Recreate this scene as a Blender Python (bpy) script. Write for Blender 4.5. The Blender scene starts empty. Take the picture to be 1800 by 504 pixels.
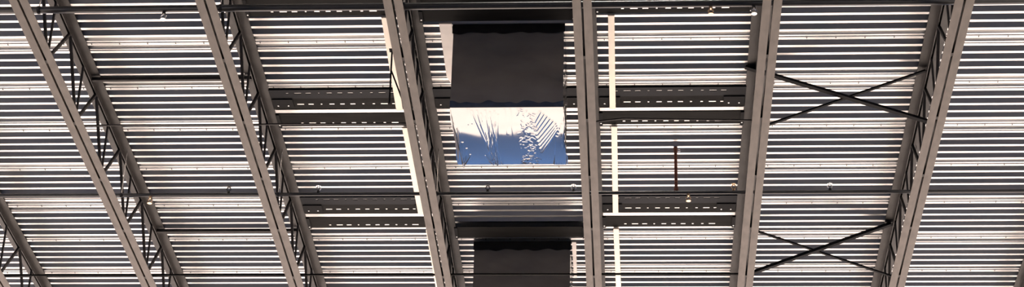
import bpy, math, random
from mathutils import Vector, Matrix
random.seed(7)
S = bpy.context.scene
COL = S.collection

# ------------------------------------------------------------------ camera
cam = bpy.data.cameras.new('camera')
cam.sensor_width = 36.0
cam.lens = 3691.72 * 36.0 / 1800.0
cam.clip_end = 2000
cam_o = bpy.data.objects.new('camera', cam)
COL.objects.link(cam_o)
R_ = Vector((0.99830576, 0.05306594, 0.02386642))
U_ = Vector((0.00591935, -0.50067004, 0.86561797))
F_ = Vector((-0.05788404, 0.86401014, 0.50013591))
M_ = Matrix((R_, U_, -F_)).transposed().to_4x4()
M_.translation = Vector((0, 0, 1.6))
cam_o.matrix_world = M_
S.camera = cam_o

# ------------------------------------------------------------------ world, sun, exposure
SUN_EL = 74.0
w = bpy.data.worlds.new('sky'); S.world = w; w.use_nodes = True
nt = w.node_tree
for n in list(nt.nodes): nt.nodes.remove(n)
tcw = nt.nodes.new('ShaderNodeTexCoord'); sep = nt.nodes.new('ShaderNodeSeparateXYZ')
rmp = nt.nodes.new('ShaderNodeValToRGB')           # clear deep blue sky: a little paler at the horizon
rmp.color_ramp.elements[0].position = 0.0; rmp.color_ramp.elements[0].color = (0.075, 0.21, 0.52, 1)
rmp.color_ramp.elements[1].position = 0.45; rmp.color_ramp.elements[1].color = (0.055, 0.14, 0.38, 1)
bg = nt.nodes.new('ShaderNodeBackground'); bg.inputs['Strength'].default_value = 1.0
wo = nt.nodes.new('ShaderNodeOutputWorld')
nt.links.new(tcw.outputs['Generated'], sep.inputs[0]); nt.links.new(sep.outputs['Z'], rmp.inputs[0])
nt.links.new(rmp.outputs[0], bg.inputs[0]); nt.links.new(bg.outputs[0], wo.inputs[0])
sl = bpy.data.lights.new('sun', 'SUN'); sl.energy = 9.5; sl.angle = math.radians(0.6); sl.color = (1.0, 0.93, 0.86)
so = bpy.data.objects.new('sun', sl); COL.objects.link(so)
so.rotation_euler = Vector((0.35, 1.0, math.tan(math.radians(SUN_EL)) * 1.06)).to_track_quat('Z', 'Y').to_euler()
so.location = (0, 40, 30)
vs = S.view_settings
vs.view_transform = 'Standard'; vs.look = 'None'; vs.gamma = 1.0; vs.use_curve_mapping = False
vs.exposure = 1.55

# ------------------------------------------------------------------ sizes (metres)
ZD = 13.726            # underside of the deck ribs
ZB = ZD - 0.7985       # underside of the truss bottom chords
TX0, TS = -4.1515, 1.83
def TX(i): return TX0 + TS * i
P = 0.1524; SEAM0 = 18.767; PANEL = 6 * P

# ------------------------------------------------------------------ materials
def mat(name, col, rough=0.5, metal=0.0, spec=0.5, noise=0.0, nscale=8.0, rvar=0.0, bump=0.0, stretch=(1, 1, 1), col2=None, rand=0.0):
    m = bpy.data.materials.new(name); m.use_nodes = True
    t = m.node_tree; b = t.nodes['Principled BSDF']
    b.inputs['Base Color'].default_value = (*col, 1); b.inputs['Roughness'].default_value = rough
    b.inputs['Metallic'].default_value = metal; b.inputs['Specular IOR Level'].default_value = spec
    tc = t.nodes.new('ShaderNodeTexCoord'); mp = t.nodes.new('ShaderNodeMapping'); mp.inputs['Scale'].default_value = stretch
    t.links.new(tc.outputs['Object'], mp.inputs[0])
    n = t.nodes.new('ShaderNodeTexNoise'); n.inputs['Scale'].default_value = nscale; n.inputs['Detail'].default_value = 5
    t.links.new(mp.outputs[0], n.inputs['Vector'])
    if noise or col2:
        mx = t.nodes.new('ShaderNodeMix'); mx.data_type = 'RGBA'
        c2 = col2 if col2 else tuple(c * (1 - noise) for c in col)
        mx.inputs[6].default_value = (*col, 1); mx.inputs[7].default_value = (*c2, 1)
        rp = t.nodes.new('ShaderNodeValToRGB'); rp.color_ramp.elements[0].position = 0.35; rp.color_ramp.elements[1].position = 0.7
        t.links.new(n.outputs['Fac'], rp.inputs[0]); t.links.new(rp.outputs[0], mx.inputs[0])
        out = mx.outputs[2]
        if rand:
            oi = t.nodes.new('ShaderNodeObjectInfo'); mr = t.nodes.new('ShaderNodeMapRange')
            mr.inputs[3].default_value = 1 - rand; mr.inputs[4].default_value = 1.0
            t.links.new(oi.outputs['Random'], mr.inputs[0])
            ml = t.nodes.new('ShaderNodeVectorMath'); ml.operation = 'SCALE'
            t.links.new(out, ml.inputs[0]); t.links.new(mr.outputs[0], ml.inputs['Scale']); out = ml.outputs[0]
        t.links.new(out, b.inputs['Base Color'])
    if rvar:
        mr = t.nodes.new('ShaderNodeMapRange'); mr.inputs[3].default_value = max(0.02, rough - rvar); mr.inputs[4].default_value = rough + rvar
        t.links.new(n.outputs['Fac'], mr.inputs[0]); t.links.new(mr.outputs[0], b.inputs['Roughness'])
    if bump:
        bp = t.nodes.new('ShaderNodeBump'); bp.inputs['Strength'].default_value = bump; bp.inputs['Distance'].default_value = 0.01
        t.links.new(n.outputs['Fac'], bp.inputs['Height']); t.links.new(bp.outputs[0], b.inputs['Normal'])
    return m

M = {
 'deck':   mat('galvanised_deck', (0.52, 0.515, 0.51), 0.33, 1.0, noise=0.12, nscale=3.0, rvar=0.04, stretch=(0.6, 3, 3), rand=0.10),
 'slab':   mat('roof_board', (0.10, 0.10, 0.10), 0.9),
 'chord':  mat('brown_grey_primer', (0.050, 0.034, 0.023), 0.42, 0.0, 0.27, noise=0.22, nscale=6, rvar=0.1, stretch=(3, 1, 3)),
 'topchord': mat('dark_grey_top_chord', (0.030, 0.026, 0.024), 0.50, 0.0, 0.25, noise=0.22, nscale=6, rvar=0.1, stretch=(3, 1, 3)),  # top chords toned darker than the bottom chords
 'web':    mat('shaded_primer_bar', (0.024, 0.021, 0.020), 0.6, 0.0, 0.2, noise=0.3, nscale=9),  # chord primer, with the shade on the web bars put into the colour
 'beam':   mat('dark_painted_channel', (0.011, 0.0105, 0.010), 0.7, 0.0, 0.06, noise=0.3, nscale=5, rvar=0.08, stretch=(0.5, 3, 3)),
 'front':  mat('shaded_channel_front', (0.006, 0.007, 0.010), 0.5, 0.0, 0.06, noise=0.3, nscale=5, stretch=(0.5, 3, 3)),  # channel paint with the bluish shade of its front put into the colour
 'black':  mat('black_steel', (0.010, 0.010, 0.011), 0.75, 0.0, 0.10, noise=0.3),
 'pipe':   mat('black_iron_pipe', (0.02, 0.019, 0.019), 0.38, 0.0, 0.5, noise=0.3, nscale=12),
 'rust':   mat('rusty_iron', (0.17, 0.055, 0.032), 0.7, 0.0, 0.3, col2=(0.07, 0.03, 0.022), nscale=30, bump=0.3),
 'cream':  mat('cream_coated_strip', (0.93, 0.83, 0.69), 0.4, 0.0, 0.5, noise=0.08, nscale=4),
 'board':  mat('pale_grey_board', (0.84, 0.78, 0.73), 0.35, 0.0, 0.55, noise=0.15, nscale=5),
 'plastic':mat('black_plastic_sheet', (0.125, 0.113, 0.105), 0.38, 0.0, 0.5, noise=0.25, nscale=2.5, rvar=0.06, stretch=(1, 1, 2)),
 'foil':   mat('silvery_film', (0.045, 0.045, 0.045), 0.06, 0.0, noise=0.03, nscale=6),
 'chrome': mat('bright_fitting', (0.85, 0.83, 0.80), 0.25, 1.0, noise=0.1),
 'brass':  mat('brass_fitting', (0.60, 0.42, 0.28), 0.35, 1.0, noise=0.15),
 'bolt':   mat('zinc_bolt', (0.80, 0.80, 0.80), 0.4, 0.8, noise=0.1),
 'wall':   mat('added_blue_grey_wall', (0.32, 0.42, 0.56), 0.8, 0.0, 0.3, noise=0.1, nscale=0.5),
 'water':  mat('added_blue_water', (0.01, 0.03, 0.07), 0.12, 0.0, 0.5, noise=0.1, nscale=0.05),
 'hem':    mat('blue_black_film', (0.030, 0.044, 0.075), 0.25, 0.0, 0.6, noise=0.4, nscale=12),
 'floor':  mat('added_hall_floor', (0.31, 0.27, 0.23), 0.8, 0.0, 0.2, noise=0.12, nscale=0.15),
 'apron':  mat('added_cream_ground', (0.66, 0.56, 0.48), 0.85, 0.0, 0.2, noise=0.12, nscale=0.15),
}

M['foil'].node_tree.nodes['Principled BSDF'].inputs['IOR'].default_value = 2.15

# ------------------------------------------------------------------ helpers
BOXF = [(0,3,2,1),(4,5,6,7),(0,1,5,4),(1,2,6,5),(2,3,7,6),(3,0,4,7)]
class MB:
    def __init__(s): s.v=[]; s.f=[]
    def box(s, x0,x1,y0,y1,z0,z1):
        b=len(s.v); s.v += [(x0,y0,z0),(x1,y0,z0),(x1,y1,z0),(x0,y1,z0),(x0,y0,z1),(x1,y0,z1),(x1,y1,z1),(x0,y1,z1)]
        s.f += [tuple(b+i for i in q) for q in BOXF]; return s
    def bar(s, a, b_, wx, wz, up=(0,0,1)):
        a=Vector(a); c=Vector(b_); d=(c-a).normalized(); x=d.cross(Vector(up))
        if x.length<1e-4: x=d.cross(Vector((0,1,0)))
        x.normalize(); z=x.cross(d); n=len(s.v)
        for p in (a,c):
            for i,j in ((-1,-1),(1,-1),(1,1),(-1,1)): s.v.append(tuple(p+x*(i*wx/2)+z*(j*wz/2)))
        s.f += [tuple(n+i for i in q) for q in BOXF]; return s
    def angle(s, a, b_, leg, th, up=(0,0,1)):
        # L section running from a to b_
        a=Vector(a); c=Vector(b_); d=(c-a).normalized(); x=d.cross(Vector(up))
        if x.length<1e-4: x=d.cross(Vector((0,1,0)))
        x.normalize(); z=x.cross(d); n=len(s.v)
        L=[(0,0),(leg,0),(leg,th),(th,th),(th,leg),(0,leg)]
        for p in (a,c):
            for i,j in L: s.v.append(tuple(p+x*i+z*j))
        for i in range(6): s.f.append((n+i,n+(i+1)%6,n+6+(i+1)%6,n+6+i))
        s.f.append(tuple(n+i for i in (3,2,1,0))); s.f.append(tuple(n+i for i in (5,4,3,0)))
        s.f.append(tuple(n+6+i for i in (0,1,2,3))); s.f.append(tuple(n+6+i for i in (0,3,4,5))); return s
    def tube(s, a, b_, r, n=12, r2=None):
        a=Vector(a); c=Vector(b_); d=(c-a).normalized(); x=d.orthogonal().normalized(); y=d.cross(x); k=len(s.v)
        for p,rr in ((a,r),(c,r if r2 is None else r2)):
            for i in range(n):
                t=2*math.pi*i/n; s.v.append(tuple(p+x*(rr*math.cos(t))+y*(rr*math.sin(t))))
        for i in range(n): s.f.append((k+i,k+(i+1)%n,k+n+(i+1)%n,k+n+i))
        s.f.append(tuple(k+i for i in reversed(range(n)))); s.f.append(tuple(k+n+i for i in range(n))); return s
    def slots(s, x0,x1,v0,v1,w0,w1, slots, vc, vh, axis):
        # plate x0..x1 by v0..v1, thickness w0..w1, with see-through slots; axis 'y': v is Y and w is Z, 'z': v is Z and w is Y
        def bx(a,b,c,d):
            if b-a<1e-5: return
            s.box(a,b,c,d,w0,w1) if axis=='y' else s.box(a,b,w0,w1,c,d)
        bx(x0,x1,v0,vc-vh); bx(x0,x1,vc+vh,v1)
        x=x0
        for c,l in sorted(slots): bx(x,c-l/2,vc-vh,vc+vh); x=c+l/2
        bx(x,x1,vc-vh,vc+vh); return s
    def mesh(s, name, m, smooth=False):
        me=bpy.data.meshes.new(name); me.from_pydata(s.v,[],s.f); me.materials.append(M[m])
        if smooth:
            for p in me.polygons: p.use_smooth=True
        me.update(); return me
    def build(s, name, m, parent=None, smooth=False): return link(name, s.mesh(name,m,smooth), parent)
def link(name, me, parent=None, loc=None):
    o=bpy.data.objects.new(name, me); COL.objects.link(o)
    if parent: o.parent=parent
    if loc: o.location=loc
    return o
def empty(name, loc=(0,0,0)):
    o=bpy.data.objects.new(name,None); o.empty_display_size=0.2; COL.objects.link(o); o.location=loc; return o
def tag(o, label, cat, group=None):
    o['label']=label; o['category']=cat
    if group: o['group']=group
    return o
def structure(o, label=None):
    o['kind']='structure'
    if label: o['label']=label
    return o

# ------------------------------------------------------------------ floor and roof deck
fl = MB().box(-300,300,-60,27.5,-0.3,0).build('floor','floor')  # unseen floor, added dark to cut bounce light onto the steel
structure(fl,'added unseen dark grey floor far below the roof')['category']='floor'
ap = MB().box(-300,300,27.5,70,-0.3,0).build('floor_apron_added','apron')  # unseen ground added as the bright surface the deck ribs reflect
structure(ap,'added unseen sunlit cream ground outside the hall, lights the deck')['category']='ground'
wa = MB().box(-900,900,70,1600,-1.0,-0.6).build('water','water')  # unseen water added for the blue reflection in the film
structure(wa,'added unseen flat blue water, there to be reflected in the film')['category']='water'
RX0, RX1, RY0, RY1 = -24.28, 22.0, -14.0, 30.2
cl = MB().box(RX0,RX1,RY0,RY1,ZD+0.0485,ZD+0.16).build('ceiling','slab')
structure(cl,'corrugated galvanised metal roof deck of the hall')['category']='ceiling'

def deck_mesh(name, length, var):
    rnd=random.Random(var*31+5)
    run=[0.030,0.030,0.038,0.042,0.042,0.036,0.030]
    run=[r*(0.85+0.3*rnd.random()) for r in run]; run[6]=run[0]
    led=[0.036,0.030*rnd.choice((0.0,0.9,1.1)),0.0,0.0,0.0,rnd.choice((0,0,0,0.026)),0.036]   # ledge beside the side lap
    b=0.039; ztop=0.046; rf=0.010; st=0.008
    prof=[(0.0,-0.0012)]
    for k in range(6):
        y=k*P; z0=-0.0012 if k==0 else 0
        prof += [(y+b/2, z0 if k==0 else 0),(y+b/2+rf,ztop)]
        y2=(k+1)*P; l=led[k+1]
        if l: prof += [(y2-b/2-l-run[k+1]*0.6,ztop),(y2-b/2-l,st),(y2-b/2-0.002,st),(y2-b/2,0.0)]
        else: prof += [(y2-b/2-run[k+1],ztop),(y2-b/2,0.0)]
    prof += [(6*P-0.004,0.0)]
    v=[];f=[]
    for x in (0,length):
        for (y,z) in prof: v.append((x,y,z))
    n=len(prof)
    for i in range(n-1): f.append((i,i+1,n+i+1,n+i))
    mb=MB(); mb.v=v; mb.f=[tuple(reversed(q)) for q in f]
    return mb.mesh(name,'deck')
edges=[RX0, TX(-5), TX(-2), TX(1), TX(4), TX(7), RX1]
dm={}
for j in range(len(edges)-1):
    L=round(edges[j+1]-edges[j],3)
    for k in range(-8,12):
        var=random.randrange(4)
        if (L,var) not in dm: dm[(L,var)]=deck_mesh('deck_panel',L,var)
        o=link('deck_panel',dm[(L,var)],cl,(edges[j],SEAM0+k*PANEL,ZD))
        if 1<=j<=4 and 0<=k<=6:   # side-lap button punches along the seam
            mb=MB()
            x=0.15+0.1*random.random()
            while x<L: mb.box(x-0.004,x+0.004,-0.020,0.004,-0.004,-0.0012); x+=0.305
            s=mb.build('side_lap_screw','black',o); s['kind']='stuff'
wb = MB().box(RX0,RX1,RY0-0.3,RY0,0,ZD+0.16).build('wall_back_added','wall')  # unseen wall added so surfaces facing the camera stay dark
structure(wb,'added unseen blue grey wall behind the viewer, keeps the deck webs dark')['category']='wall'
# plain deck further back over the camera, same profile in one long sheet each
for k in range(-35,-8):
    key=('long',k%2)
    if key not in dm: dm[key]=deck_mesh('deck_panel',RX1-RX0,k%2)
    link('deck_panel',dm[key],cl,(RX0,SEAM0+k*PANEL,ZD))

# ------------------------------------------------------------------ trusses
TY0, TY1 = 13.0, 29.6
TP0, TPP = 18.48, 1.235           # top panel points, panel length
LEG, GAP, TH = 0.083, 0.022, 0.008
def chord_bottom(s):
    mb=MB(); x0=GAP/2
    mb.box(*(sorted((s*x0,s*(x0+LEG)))),TY0,TY1,0,TH)
    mb.box(*(sorted((s*x0,s*(x0+TH)))),TY0,TY1,TH,LEG); return mb.mesh('bottom_chord_angle','chord')
def chord_top(s):
    mb=MB(); x0=GAP/2; L=0.10
    mb.box(*(sorted((s*x0,s*(x0+L)))),TY0,TY1,-TH,0)
    mb.box(*(sorted((s*x0,s*(x0+TH)))),TY0,TY1,-0.075,-TH); return mb.mesh('top_chord_angle','topchord')
me_cb={s:chord_bottom(s) for s in (-1,1)}; me_ct={s:chord_top(s) for s in (-1,1)}
zt=-0.045; zb=-0.7985+0.045
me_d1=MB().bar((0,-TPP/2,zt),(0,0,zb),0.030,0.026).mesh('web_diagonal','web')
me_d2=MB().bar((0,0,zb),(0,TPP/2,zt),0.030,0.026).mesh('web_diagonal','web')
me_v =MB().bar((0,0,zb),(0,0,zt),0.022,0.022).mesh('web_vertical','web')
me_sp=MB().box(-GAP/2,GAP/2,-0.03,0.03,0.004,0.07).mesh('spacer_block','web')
TRUSS_LABEL={
 -2:'steel roof truss out at the far left beyond the second truss',
 -1:'steel roof truss whose dark top chord shows at the lower left corner',
 0:'leftmost long brown steel roof truss with the widest view of its black web bars',
 1:'brown steel roof truss just left of the black wrapped box',
 2:'nearly upright brown steel roof truss just right of the black wrapped box',
 3:'steel roof truss where the crossed black braces begin',
 4:'steel roof truss at the far ends of the crossed black braces',
 5:'steel roof truss right of the one ending the crossed braces',
 6:'outermost steel roof truss at the far right'}
for i in range(-2,7):
    t=empty('roof_truss',(TX(i),0,ZD))
    tag(t,TRUSS_LABEL[i],'truss','roof trusses')
    for s in (-1,1):
        link('bottom_chord_angle',me_cb[s],t,(0,0,-0.7985)); link('top_chord_angle',me_ct[s],t)
    k=-4
    while TP0+k*TPP+TPP/2 < TY1-TPP/2:
        y=TP0+k*TPP+TPP/2
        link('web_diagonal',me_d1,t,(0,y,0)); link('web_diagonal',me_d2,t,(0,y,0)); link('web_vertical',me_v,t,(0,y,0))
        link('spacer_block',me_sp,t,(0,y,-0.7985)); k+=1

# ------------------------------------------------------------------ slotted channel beams between the trusses
DROP=0.014; T=0.003
def slot_list(x0,x1):
    L=[]; x=x0+0.20; pat=[0.028,0.078,0.060,0.018,0.057,0.052,0.057,0.022]; k=0
    while x<x1-0.2:
        L.append((x,pat[k%8])); x+=0.118; k+=1
    return L
def clip(x,y0,y1,w,parent,bolts=2):
    c=MB().box(x-w/2,x+w/2,y0,y1,ZD-DROP-0.012,ZD-DROP-0.0005).build('clip_plate','black',parent)
    for b in range(bolts):
        bx=x-w/2+w*(b+0.5)/bolts
        MB().tube((bx,y1-0.035,ZD-DROP-0.018),(bx,y1-0.035,ZD-DROP-0.011),0.009,8).build('bolt','bolt',c)
def reflector(x0,x1,y,parent):
    MB().box(x0+0.05,x1-0.05,y-0.030,y+0.030,ZD-0.0095,ZD-0.006).build('slot_reflector','deck',parent)  # reflector bar added above each slot row to make it bright
def beam_front(i,ys,label,slots=True):
    # wide shallow channel under the ribs: tilted front strip, flat rear strip, added galvanised bar standing in for the bright deck rib behind
    y0,yb,y1,r1,r2,g0,g1=ys
    x0,x1=TX(i)+0.103,TX(i+1)-0.103
    t=empty('slotted_channel'); tag(t,label,'channel beam','wide slotted channels')
    sl=slot_list(x0,x1) if slots else []
    mb=MB().slots(x0,x1,y0,yb,ZD-DROP,ZD-DROP+T,sl,r1,0.012,'y')
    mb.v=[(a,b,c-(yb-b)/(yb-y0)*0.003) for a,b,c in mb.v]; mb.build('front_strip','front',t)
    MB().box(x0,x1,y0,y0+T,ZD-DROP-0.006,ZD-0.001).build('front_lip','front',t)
    MB().slots(x0,x1,yb,y1,ZD-DROP,ZD-DROP+T,sl,r2,0.015,'y').build('bottom_flange','beam',t)
    MB().box(x0+0.01,x1-0.01,g0,g1,ZD-DROP,ZD-DROP+T).build('standin_rib_bar','deck',t)
    if slots:
        reflector(x0,x1,r1,t); reflector(x0,x1,r2,t)
    clip(x0+0.125,yb+0.005,yb+0.165,0.23,t); clip(x1-0.125,yb+0.005,yb+0.165,0.23,t)
    return t
def beam_back(i,y0,y1,label,r=None,drop=None):
    d=drop or DROP
    x0,x1=TX(i)+0.103,TX(i+1)-0.103
    t=empty('slotted_channel'); tag(t,label,'channel beam','narrow channels')
    sl=slot_list(x0+0.08,x1-0.05) if r else []
    MB().slots(x0,x1,y0,y1,ZD-d,ZD-d+T,sl,r or y1-0.075,0.016,'y').build('bottom_flange','beam',t)
    if r: reflector(x0,x1,r,t)
    else: MB().box(x0,x1,y1-T,y1,ZD-d+T,ZD-0.001).build('rear_lip','beam',t)
    for x in (x0+0.02,x1-0.02):
        c=MB().box(x-0.02,x+0.02,y0+0.01,y1+0.005,ZD-d-0.012,ZD-d-0.0005).build('clip_plate','black',t)
        MB().tube((x,y1-0.05,ZD-d-0.018),(x,y1-0.05,ZD-d-0.011),0.009,8).build('bolt','bolt',c)
    return t
YA=[(19.705,19.895,20.120,19.785,20.025,20.140,20.205),(22.190,22.385,22.605,22.255,22.510,22.625,22.695)]
YB=[(17.90,18.235,18.155),(20.228,20.505,20.440),(22.715,22.990,22.920)]
bay={0:'right of the leftmost long truss',2:'right of the upright middle truss'}
rowname=['at the top edge','across the middle','low down']
for i in (0,2):
    for r,y in enumerate(YA):
        beam_front(i,y,'dark channel with two slot rows %s, %s'%(rowname[r+1],bay[i]))
    for r,(a,b,c) in enumerate(YB):
        beam_back(i,a,b,'dark channel with one slot row %s, %s'%(rowname[r],bay[i]),c)
beam_front(1,YA[0],'plain dark channel passing behind the black wrapped box and silvery film',False)
beam_back(1,18.02,18.23,'dark header channel just above the large black wrapped box',None,0.10)
beam_back(1,22.82,23.10,'dark header channel just above the lower cropped black box',None,0.10)
beam_back(1,17.72,17.94,'dark channel along the top edge of the middle bay',None,0.10)

# ------------------------------------------------------------------ cream strips under the beams
def strip(x0,x1,y0,y1,label,w=0.058):
    z=ZD-DROP-0.0315
    mb=MB(); mb.v=[(x0-w/2,y0,z),(x0+w/2,y0,z),(x1+w/2,y1,z),(x1-w/2,y1,z)]
    mb.v+=[(a,b,c+0.012) for a,b,c in mb.v]; mb.f=[tuple(q) for q in BOXF]
    o=mb.build('cream_strip','cream'); tag(o,label,'strip','cream strips along the bays'); return o
for (x,(l,r)) in (((-0.226,-0.233,-0.220,-0.226,-0.224,-0.203),('right','upright middle truss')),((-2.590,-2.622,-2.595,-2.602,-2.545,-2.565),('left','truss left of the black box'))):
    for n,(a,b) in enumerate(((18.238,20.12),(20.508,22.60),(22.993,25.3))):
        strip(x[2*n],x[2*n+1],a,b,'%s long cream strip on the %s of the %s'%(('upper','middle','lowest')[n],l,r),0.066 if x[0]>-1 else 0.074)

# ------------------------------------------------------------------ wrapped boxes with silvery film
def sheet(nu,nv,fn):
    v=[fn(i/nu,j/nv) for j in range(nv+1) for i in range(nu+1)]
    f=[(j*(nu+1)+i,j*(nu+1)+i+1,(j+1)*(nu+1)+i+1,(j+1)*(nu+1)+i) for j in range(nv) for i in range(nu)]
    return v,f
def wob(a,b,seed):
    return (math.sin(a*7.1+seed)+math.sin(b*9.3+seed*2.1)+math.sin((a+b)*13.7+seed*.7)*.6+math.sin((a-b*1.3)*23.+seed)*.3)/2.9
def wrapped_box(xa,xb,ya,yb,drop,label,seed):
    t=empty('wrapped_box',(xa,ya,ZD-0.006)); tag(t,label,'wrapped box','plastic wrapped boxes under the roof')
    W=xb-xa; Dp=yb-ya
    v,f=sheet(40,40,lambda u,q:(u*W, -0.006*wob(u*1.3,q*1.5,seed)*math.sin(math.pi*min(1,q*1.1)), -drop*q))
    mb=MB(); mb.v=v; mb.f=[tuple(reversed(k)) for k in f]; mb.build('front_sheet','plastic',t,True)
    # right, left and rear faces
    v,f=sheet(24,40,lambda u,q:(W+0.012*wob(u*5,q*4,seed+2)*math.sin(math.pi*u), u*Dp, -drop*q))
    mb=MB(); mb.v=v; mb.f=[tuple(reversed(k)) for k in f]; mb.build('side_sheet','foil',t,True)
    v,f=sheet(24,24,lambda u,q:(0.008*wob(u*5,q*4,seed+4)*math.sin(math.pi*u), u*Dp, -drop*q))
    mb=MB(); mb.v=v; mb.f=f; mb.build('side_sheet','plastic',t,True)
    MB().box(0,W,Dp-0.01,Dp,-drop*0.6,0).build('rear_sheet','plastic',t)
    v,f=sheet(60,3,lambda u,q:(-0.01+u*(W+0.02), -0.016+0.004*q, -0.003-q*(0.115+0.018*wob(u*2.2,0.3,seed)+0.006*math.sin(u*31))))  # dark strip put in for the shade at the top of the front
    mb=MB(); mb.v=v; mb.f=[tuple(reversed(k)) for k in f]; mb.build('top_shade_strip','black',t,True)
    v,f=sheet(90,4,lambda u,q:(-0.004+u*(W+0.008), -0.011, -drop+q*(0.062+0.030*wob(u*2.7,1.1,seed)+0.012*math.sin(u*37+seed))))
    mb=MB(); mb.v=v; mb.f=f; mb.build('film_hem','hem',t,True)
    return t
CREASES=[]
def crease(a,b,w,h): CREASES.append((a,b,w,h))
for p in ((.045,.3),(.02,.25),(.10,.66),(.125,.78),(.07,.55)): crease((.05,1.0),p,.007,.010)
for p in ((.19,.04),(.235,.04),(.27,.08),(.31,.04),(.35,.06),(.39,.05),(.42,.10),(.26,.8),(.30,.5)): crease((.36+random.uniform(-.05,.05),1.0),p,.0055,.0075)
for k in range(9):
    u0=.735+.005*k; crease((u0,.22+.065*k),(u0+.06+.02*min(k,5),.06+.035*k),.010,.010)
for k in range(7): crease((.885+.016*k,1.0),(.925+.012*k,.45-.05*k),.007,.010)
for k in range(110):
    a=(random.uniform(.59,.73),random.uniform(0,1)); th=random.uniform(0,math.pi); l=random.uniform(.03,.09)
    crease(a,(a[0]+l*math.cos(th)*.6,a[1]+l*math.sin(th)),.005,.0028)
for k in range(16): crease((.33+random.uniform(-.08,.07),random.uniform(.75,1.0)),(.31+random.uniform(-.12,.1),random.uniform(.05,.3)),.004,.0022)
for x in (.15,.17,.48,.53): crease((x,.02),(x+random.uniform(-.01,.01),random.uniform(.2,.5)),.006,.003)
def crease_h(u,v):
    h=0
    for (a,b,w,amp) in CREASES:
        dx,dy=b[0]-a[0],b[1]-a[1]; L=dx*dx+dy*dy
        t=((u-a[0])*dx+(v-a[1])*dy)/L
        if t<-.05 or t>1.05: continue
        tc=min(1,max(0,t)); ex,ey=u-a[0]-tc*dx,(v-a[1]-tc*dy)
        d2=ex*ex+ey*ey
        if d2<9*w*w: h+=amp*math.exp(-d2/(w*w))*(1-.6*tc)
    return h
def film(t,W,drop,ylen,s0,s1,nu,nv,seed,dl=-0.046,dr=-0.009):
    # hangs level with the box front and climbs gently towards the roof behind it
    def fn(u,v):
        z=-drop+ylen*(s0*v+(s1-s0)*v*v/2) - crease_h(u,v) + 0.003*wob(u*.9,v*.6,seed)*min(1,v*6)
        x=W*u+v*(dl*(1-u)+dr*u)+0.010*math.sin(v*9)*((u>.97)-(u<.03))
        return (x, ylen*v, z)
    v,f=sheet(nu,nv,fn); mb=MB(); mb.v=v; mb.f=[tuple(reversed(k)) for k in f]
    return mb.build('bottom_film','foil',t,True)
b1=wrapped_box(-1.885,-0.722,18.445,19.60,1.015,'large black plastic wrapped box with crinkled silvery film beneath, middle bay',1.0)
film(b1,1.163,1.015,1.65,0.08,0.24,220,200,3.0)
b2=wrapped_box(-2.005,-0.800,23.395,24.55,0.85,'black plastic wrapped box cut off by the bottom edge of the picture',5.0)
film(b2,1.205,0.85,1.65,0.08,0.24,90,60,6.0)

def flat_board(pts,label):
    mb=MB(); n=len(pts)
    mb.v=[(a,b,ZD-0.016) for a,b in pts]+[(a,b,ZD-0.002) for a,b in pts]
    mb.f=[tuple(reversed(range(n))),tuple(range(n,2*n))]+[(i,(i+1)%n,(i+1)%n+n,i+n) for i in range(n)]
    return tag(mb.build('insulation_board','board'),label,'board','pale boards beside the wrapped boxes')
flat_board([(-2.035,18.41),(-1.905,18.41),(-1.905,19.10),(-1.995,19.62),(-2.040,19.46)],'tapering pale board under the deck left of the large black box')
flat_board([(-0.782,23.40),(-0.728,23.40),(-0.745,24.40),(-0.782,24.40)],'narrow pale board under the deck right of the lower black box')

# ------------------------------------------------------------------ sprinkler pipes, riser and heads
def main_pipe(y,drop,r,label):
    t=empty('sprinkler_pipe',(0,y,ZD-drop)); tag(t,label,'pipe','sprinkler pipes')
    MB().tube((-12,0,0),(10,0,0),r,14).build('pipe','pipe',t,True)
    for i in range(-2,7):
        x=TX(i)+0.06
        h=MB().tube((x,0,0),(x,0,drop-0.008),0.005,8).build('hanger_rod','chrome',t)
        MB().tube((x-0.012,0,0),(x+0.012,0,0),r+0.006,14).build('hanger_clamp','pipe',h)
    return t
PM=main_pipe(21.05,0.60,0.021,'black sprinkler pipe with small heads running across the whole roof below the middle')
PT=main_pipe(17.20,0.60,0.036,'thick black sprinkler pipe along the top edge')
def head(x,y,drop,r,up,m,label):
    pipe=PM if y>20 else PT
    s=1 if up else -1
    t=MB().tube((0,0,s*(r+0.001)),(0,0,s*(r+0.022)),0.014,10).build('sprinkler_head','pipe' if m!='brass' else 'brass',pipe)
    t.location=(x,0,-s*r*0.25); t.scale=(1.25,1.25,1.25); t['label']=label
    z0=s*(r+0.022); mb=MB()
    for q in (-1,1):
        mb.bar((q*0.006,0,z0),(q*0.022,0,z0+s*0.018),0.007,0.007); mb.bar((q*0.022,0,z0+s*0.018),(q*0.004,0,z0+s*0.045),0.007,0.007)
    mb.build('frame',m,t)
    MB().tube((0,0,z0+s*0.045),(0,0,z0+s*0.050),0.022,12).build('deflector',m,t)
    return t
head(-4.672,21.05,.60,.019,True,'pipe','dark upright sprinkler head left of the leftmost long truss')
head(-3.631,21.05,.60,.019,True,'chrome','bright upright sprinkler head just right of the leftmost long truss')
head(-1.674,21.05,.60,.019,True,'pipe','dark sprinkler head below the silvery film, left of the middle')
head(-0.691,21.05,.60,.019,True,'chrome','bright sprinkler head below the silvery film, beside the upright middle truss')
head(0.617,21.05,.60,.019,False,'brass','brass pendent sprinkler head right beside the rusty riser')
head(1.133,21.05,.60,.019,True,'brass','brass upright sprinkler head beside the truss with crossed braces')
head(2.222,21.05,.60,.019,True,'chrome','bright forked sprinkler head between the two crossed braces on the right')
head(-5.579,21.05,.60,.019,False,'brass','brownish sprinkler head at the left edge over the cut off truss')
head(-4.654,17.20,.60,.036,False,'chrome','sprinkler head on the top pipe near the upper left corner')
head(0.76,17.20,.60,.036,False,'brass','brass diamond shaped sprinkler head hanging from the top pipe')
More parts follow.
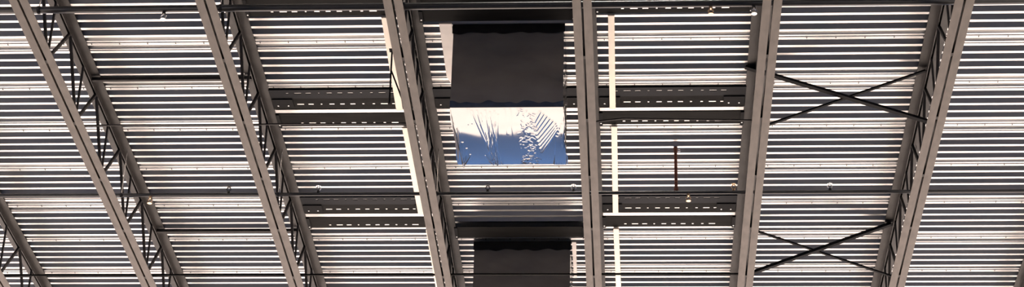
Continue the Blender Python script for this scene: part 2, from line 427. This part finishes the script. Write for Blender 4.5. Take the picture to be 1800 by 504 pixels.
head(1.18,17.20,.60,.036,False,'chrome','bright sprinkler head on the top pipe beside the truss with braces')
r=empty('riser_pipe',(0.480,21.05,ZD-0.60)); tag(r,'rusty brown threaded riser pipe standing on the black sprinkler pipe','pipe')
MB().tube((0,0,0.0285),(0,0,0.585),0.017,12).build('pipe','rust',r,True)
mb=MB()
for k in range(18): mb.tube((0,0,0.06+k*0.027),(0,0,0.07+k*0.027),0.0195,12)
mb.build('thread','rust',r)
MB().tube((0,0,0.53),(0,0,0.592),0.024,12).build('tee','rust',r,True)
MB().tube((0.015,0,0.55),(0.055,0,0.55),0.013,10).build('outlet_stub','chrome',r)
MB().tube((0,0,0.0285),(0,0,0.052),0.026,12).build('coupling','rust',r,True)

# ------------------------------------------------------------------ bridging rods and crossed braces
def rod(pts,wd,m,name,label,cat,group):
    mb=MB()
    for a,b in zip(pts,pts[1:]): mb.bar(a,b,wd,wd)
    return tag(mb.build(name,m),label,cat,group)
for y,nm in ((19.40,'in the middle'),(22.99,'low down')):
    x0,x1=TX(-1)+0.02,TX(0)-0.02
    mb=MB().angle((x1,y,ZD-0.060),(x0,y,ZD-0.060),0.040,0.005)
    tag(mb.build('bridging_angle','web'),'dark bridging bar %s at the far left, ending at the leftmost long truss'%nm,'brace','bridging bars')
def span(i,y,drop,sag,th,m,label):
    x0,x1=TX(i)+0.01,TX(i+1)-0.01
    P0=[(x0,y+sag[0],ZD-drop),((x0*0.8+x1*0.2),y+sag[1],ZD-drop+0.004),(x1,y+sag[2],ZD-drop)]
    rod(P0,th,m,'bridging_rod',label,'brace','bridging rods')
names={-2:'beyond the cut off truss at the far left',-1:'left of the leftmost long truss',0:'between the leftmost long truss and the next truss',1:'in the bay of the black boxes',2:'in the bay with the rusty riser'}
for i in (-2,-1,0,1,2):
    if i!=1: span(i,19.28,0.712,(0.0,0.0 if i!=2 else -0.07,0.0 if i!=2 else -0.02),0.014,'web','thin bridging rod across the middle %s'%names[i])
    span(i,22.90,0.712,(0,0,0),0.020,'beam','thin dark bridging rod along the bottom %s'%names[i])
def xbar(a,b,wd,label):
    mb=MB().angle(a,b,wd,0.006)
    tag(mb.build('cross_brace','black'),label,'brace','crossed braces')
zt=ZD-0.05; zb=ZD-0.745
xbar((TX(3)-0.14,19.33,zt+0.02),(TX(4)-0.02,19.33,zb),0.060,'thick black brace sloping down to the right, upper crossed pair')
xbar((TX(3)+0.02,19.38,zb),(TX(4)-0.02,19.38,zt),0.036,'thin black brace sloping up to the right, upper crossed pair')
xbar((TX(3)+0.02,22.98,zt),(TX(4)-0.02,22.98,zb),0.034,'thin black brace sloping down to the right, lower crossed pair')
xbar((TX(3)+0.02,22.92,zb),(TX(4)-0.02,22.92,zt),0.060,'thick black brace sloping up to the right, lower crossed pair')

# ------------------------------------------------------------------ black hanger strap near the second truss
h=empty('hanger_strap',(-2.562,18.75,ZD)); tag(h,'thin black vertical strap hanging beside the cream strip and second truss','strap')
MB().bar((0,0,-0.115),(0.006,0,-0.78),0.018,0.006,(0,1,0)).build('strap','black',h)
MB().bar((0.0,0,-0.36),(0.135,0,-0.72),0.016,0.008,(0,1,0)).build('brace','black',h)
MB().box(-0.03,0.03,-0.03,0.03,-0.125,-0.114).build('foot_plate','black',h)
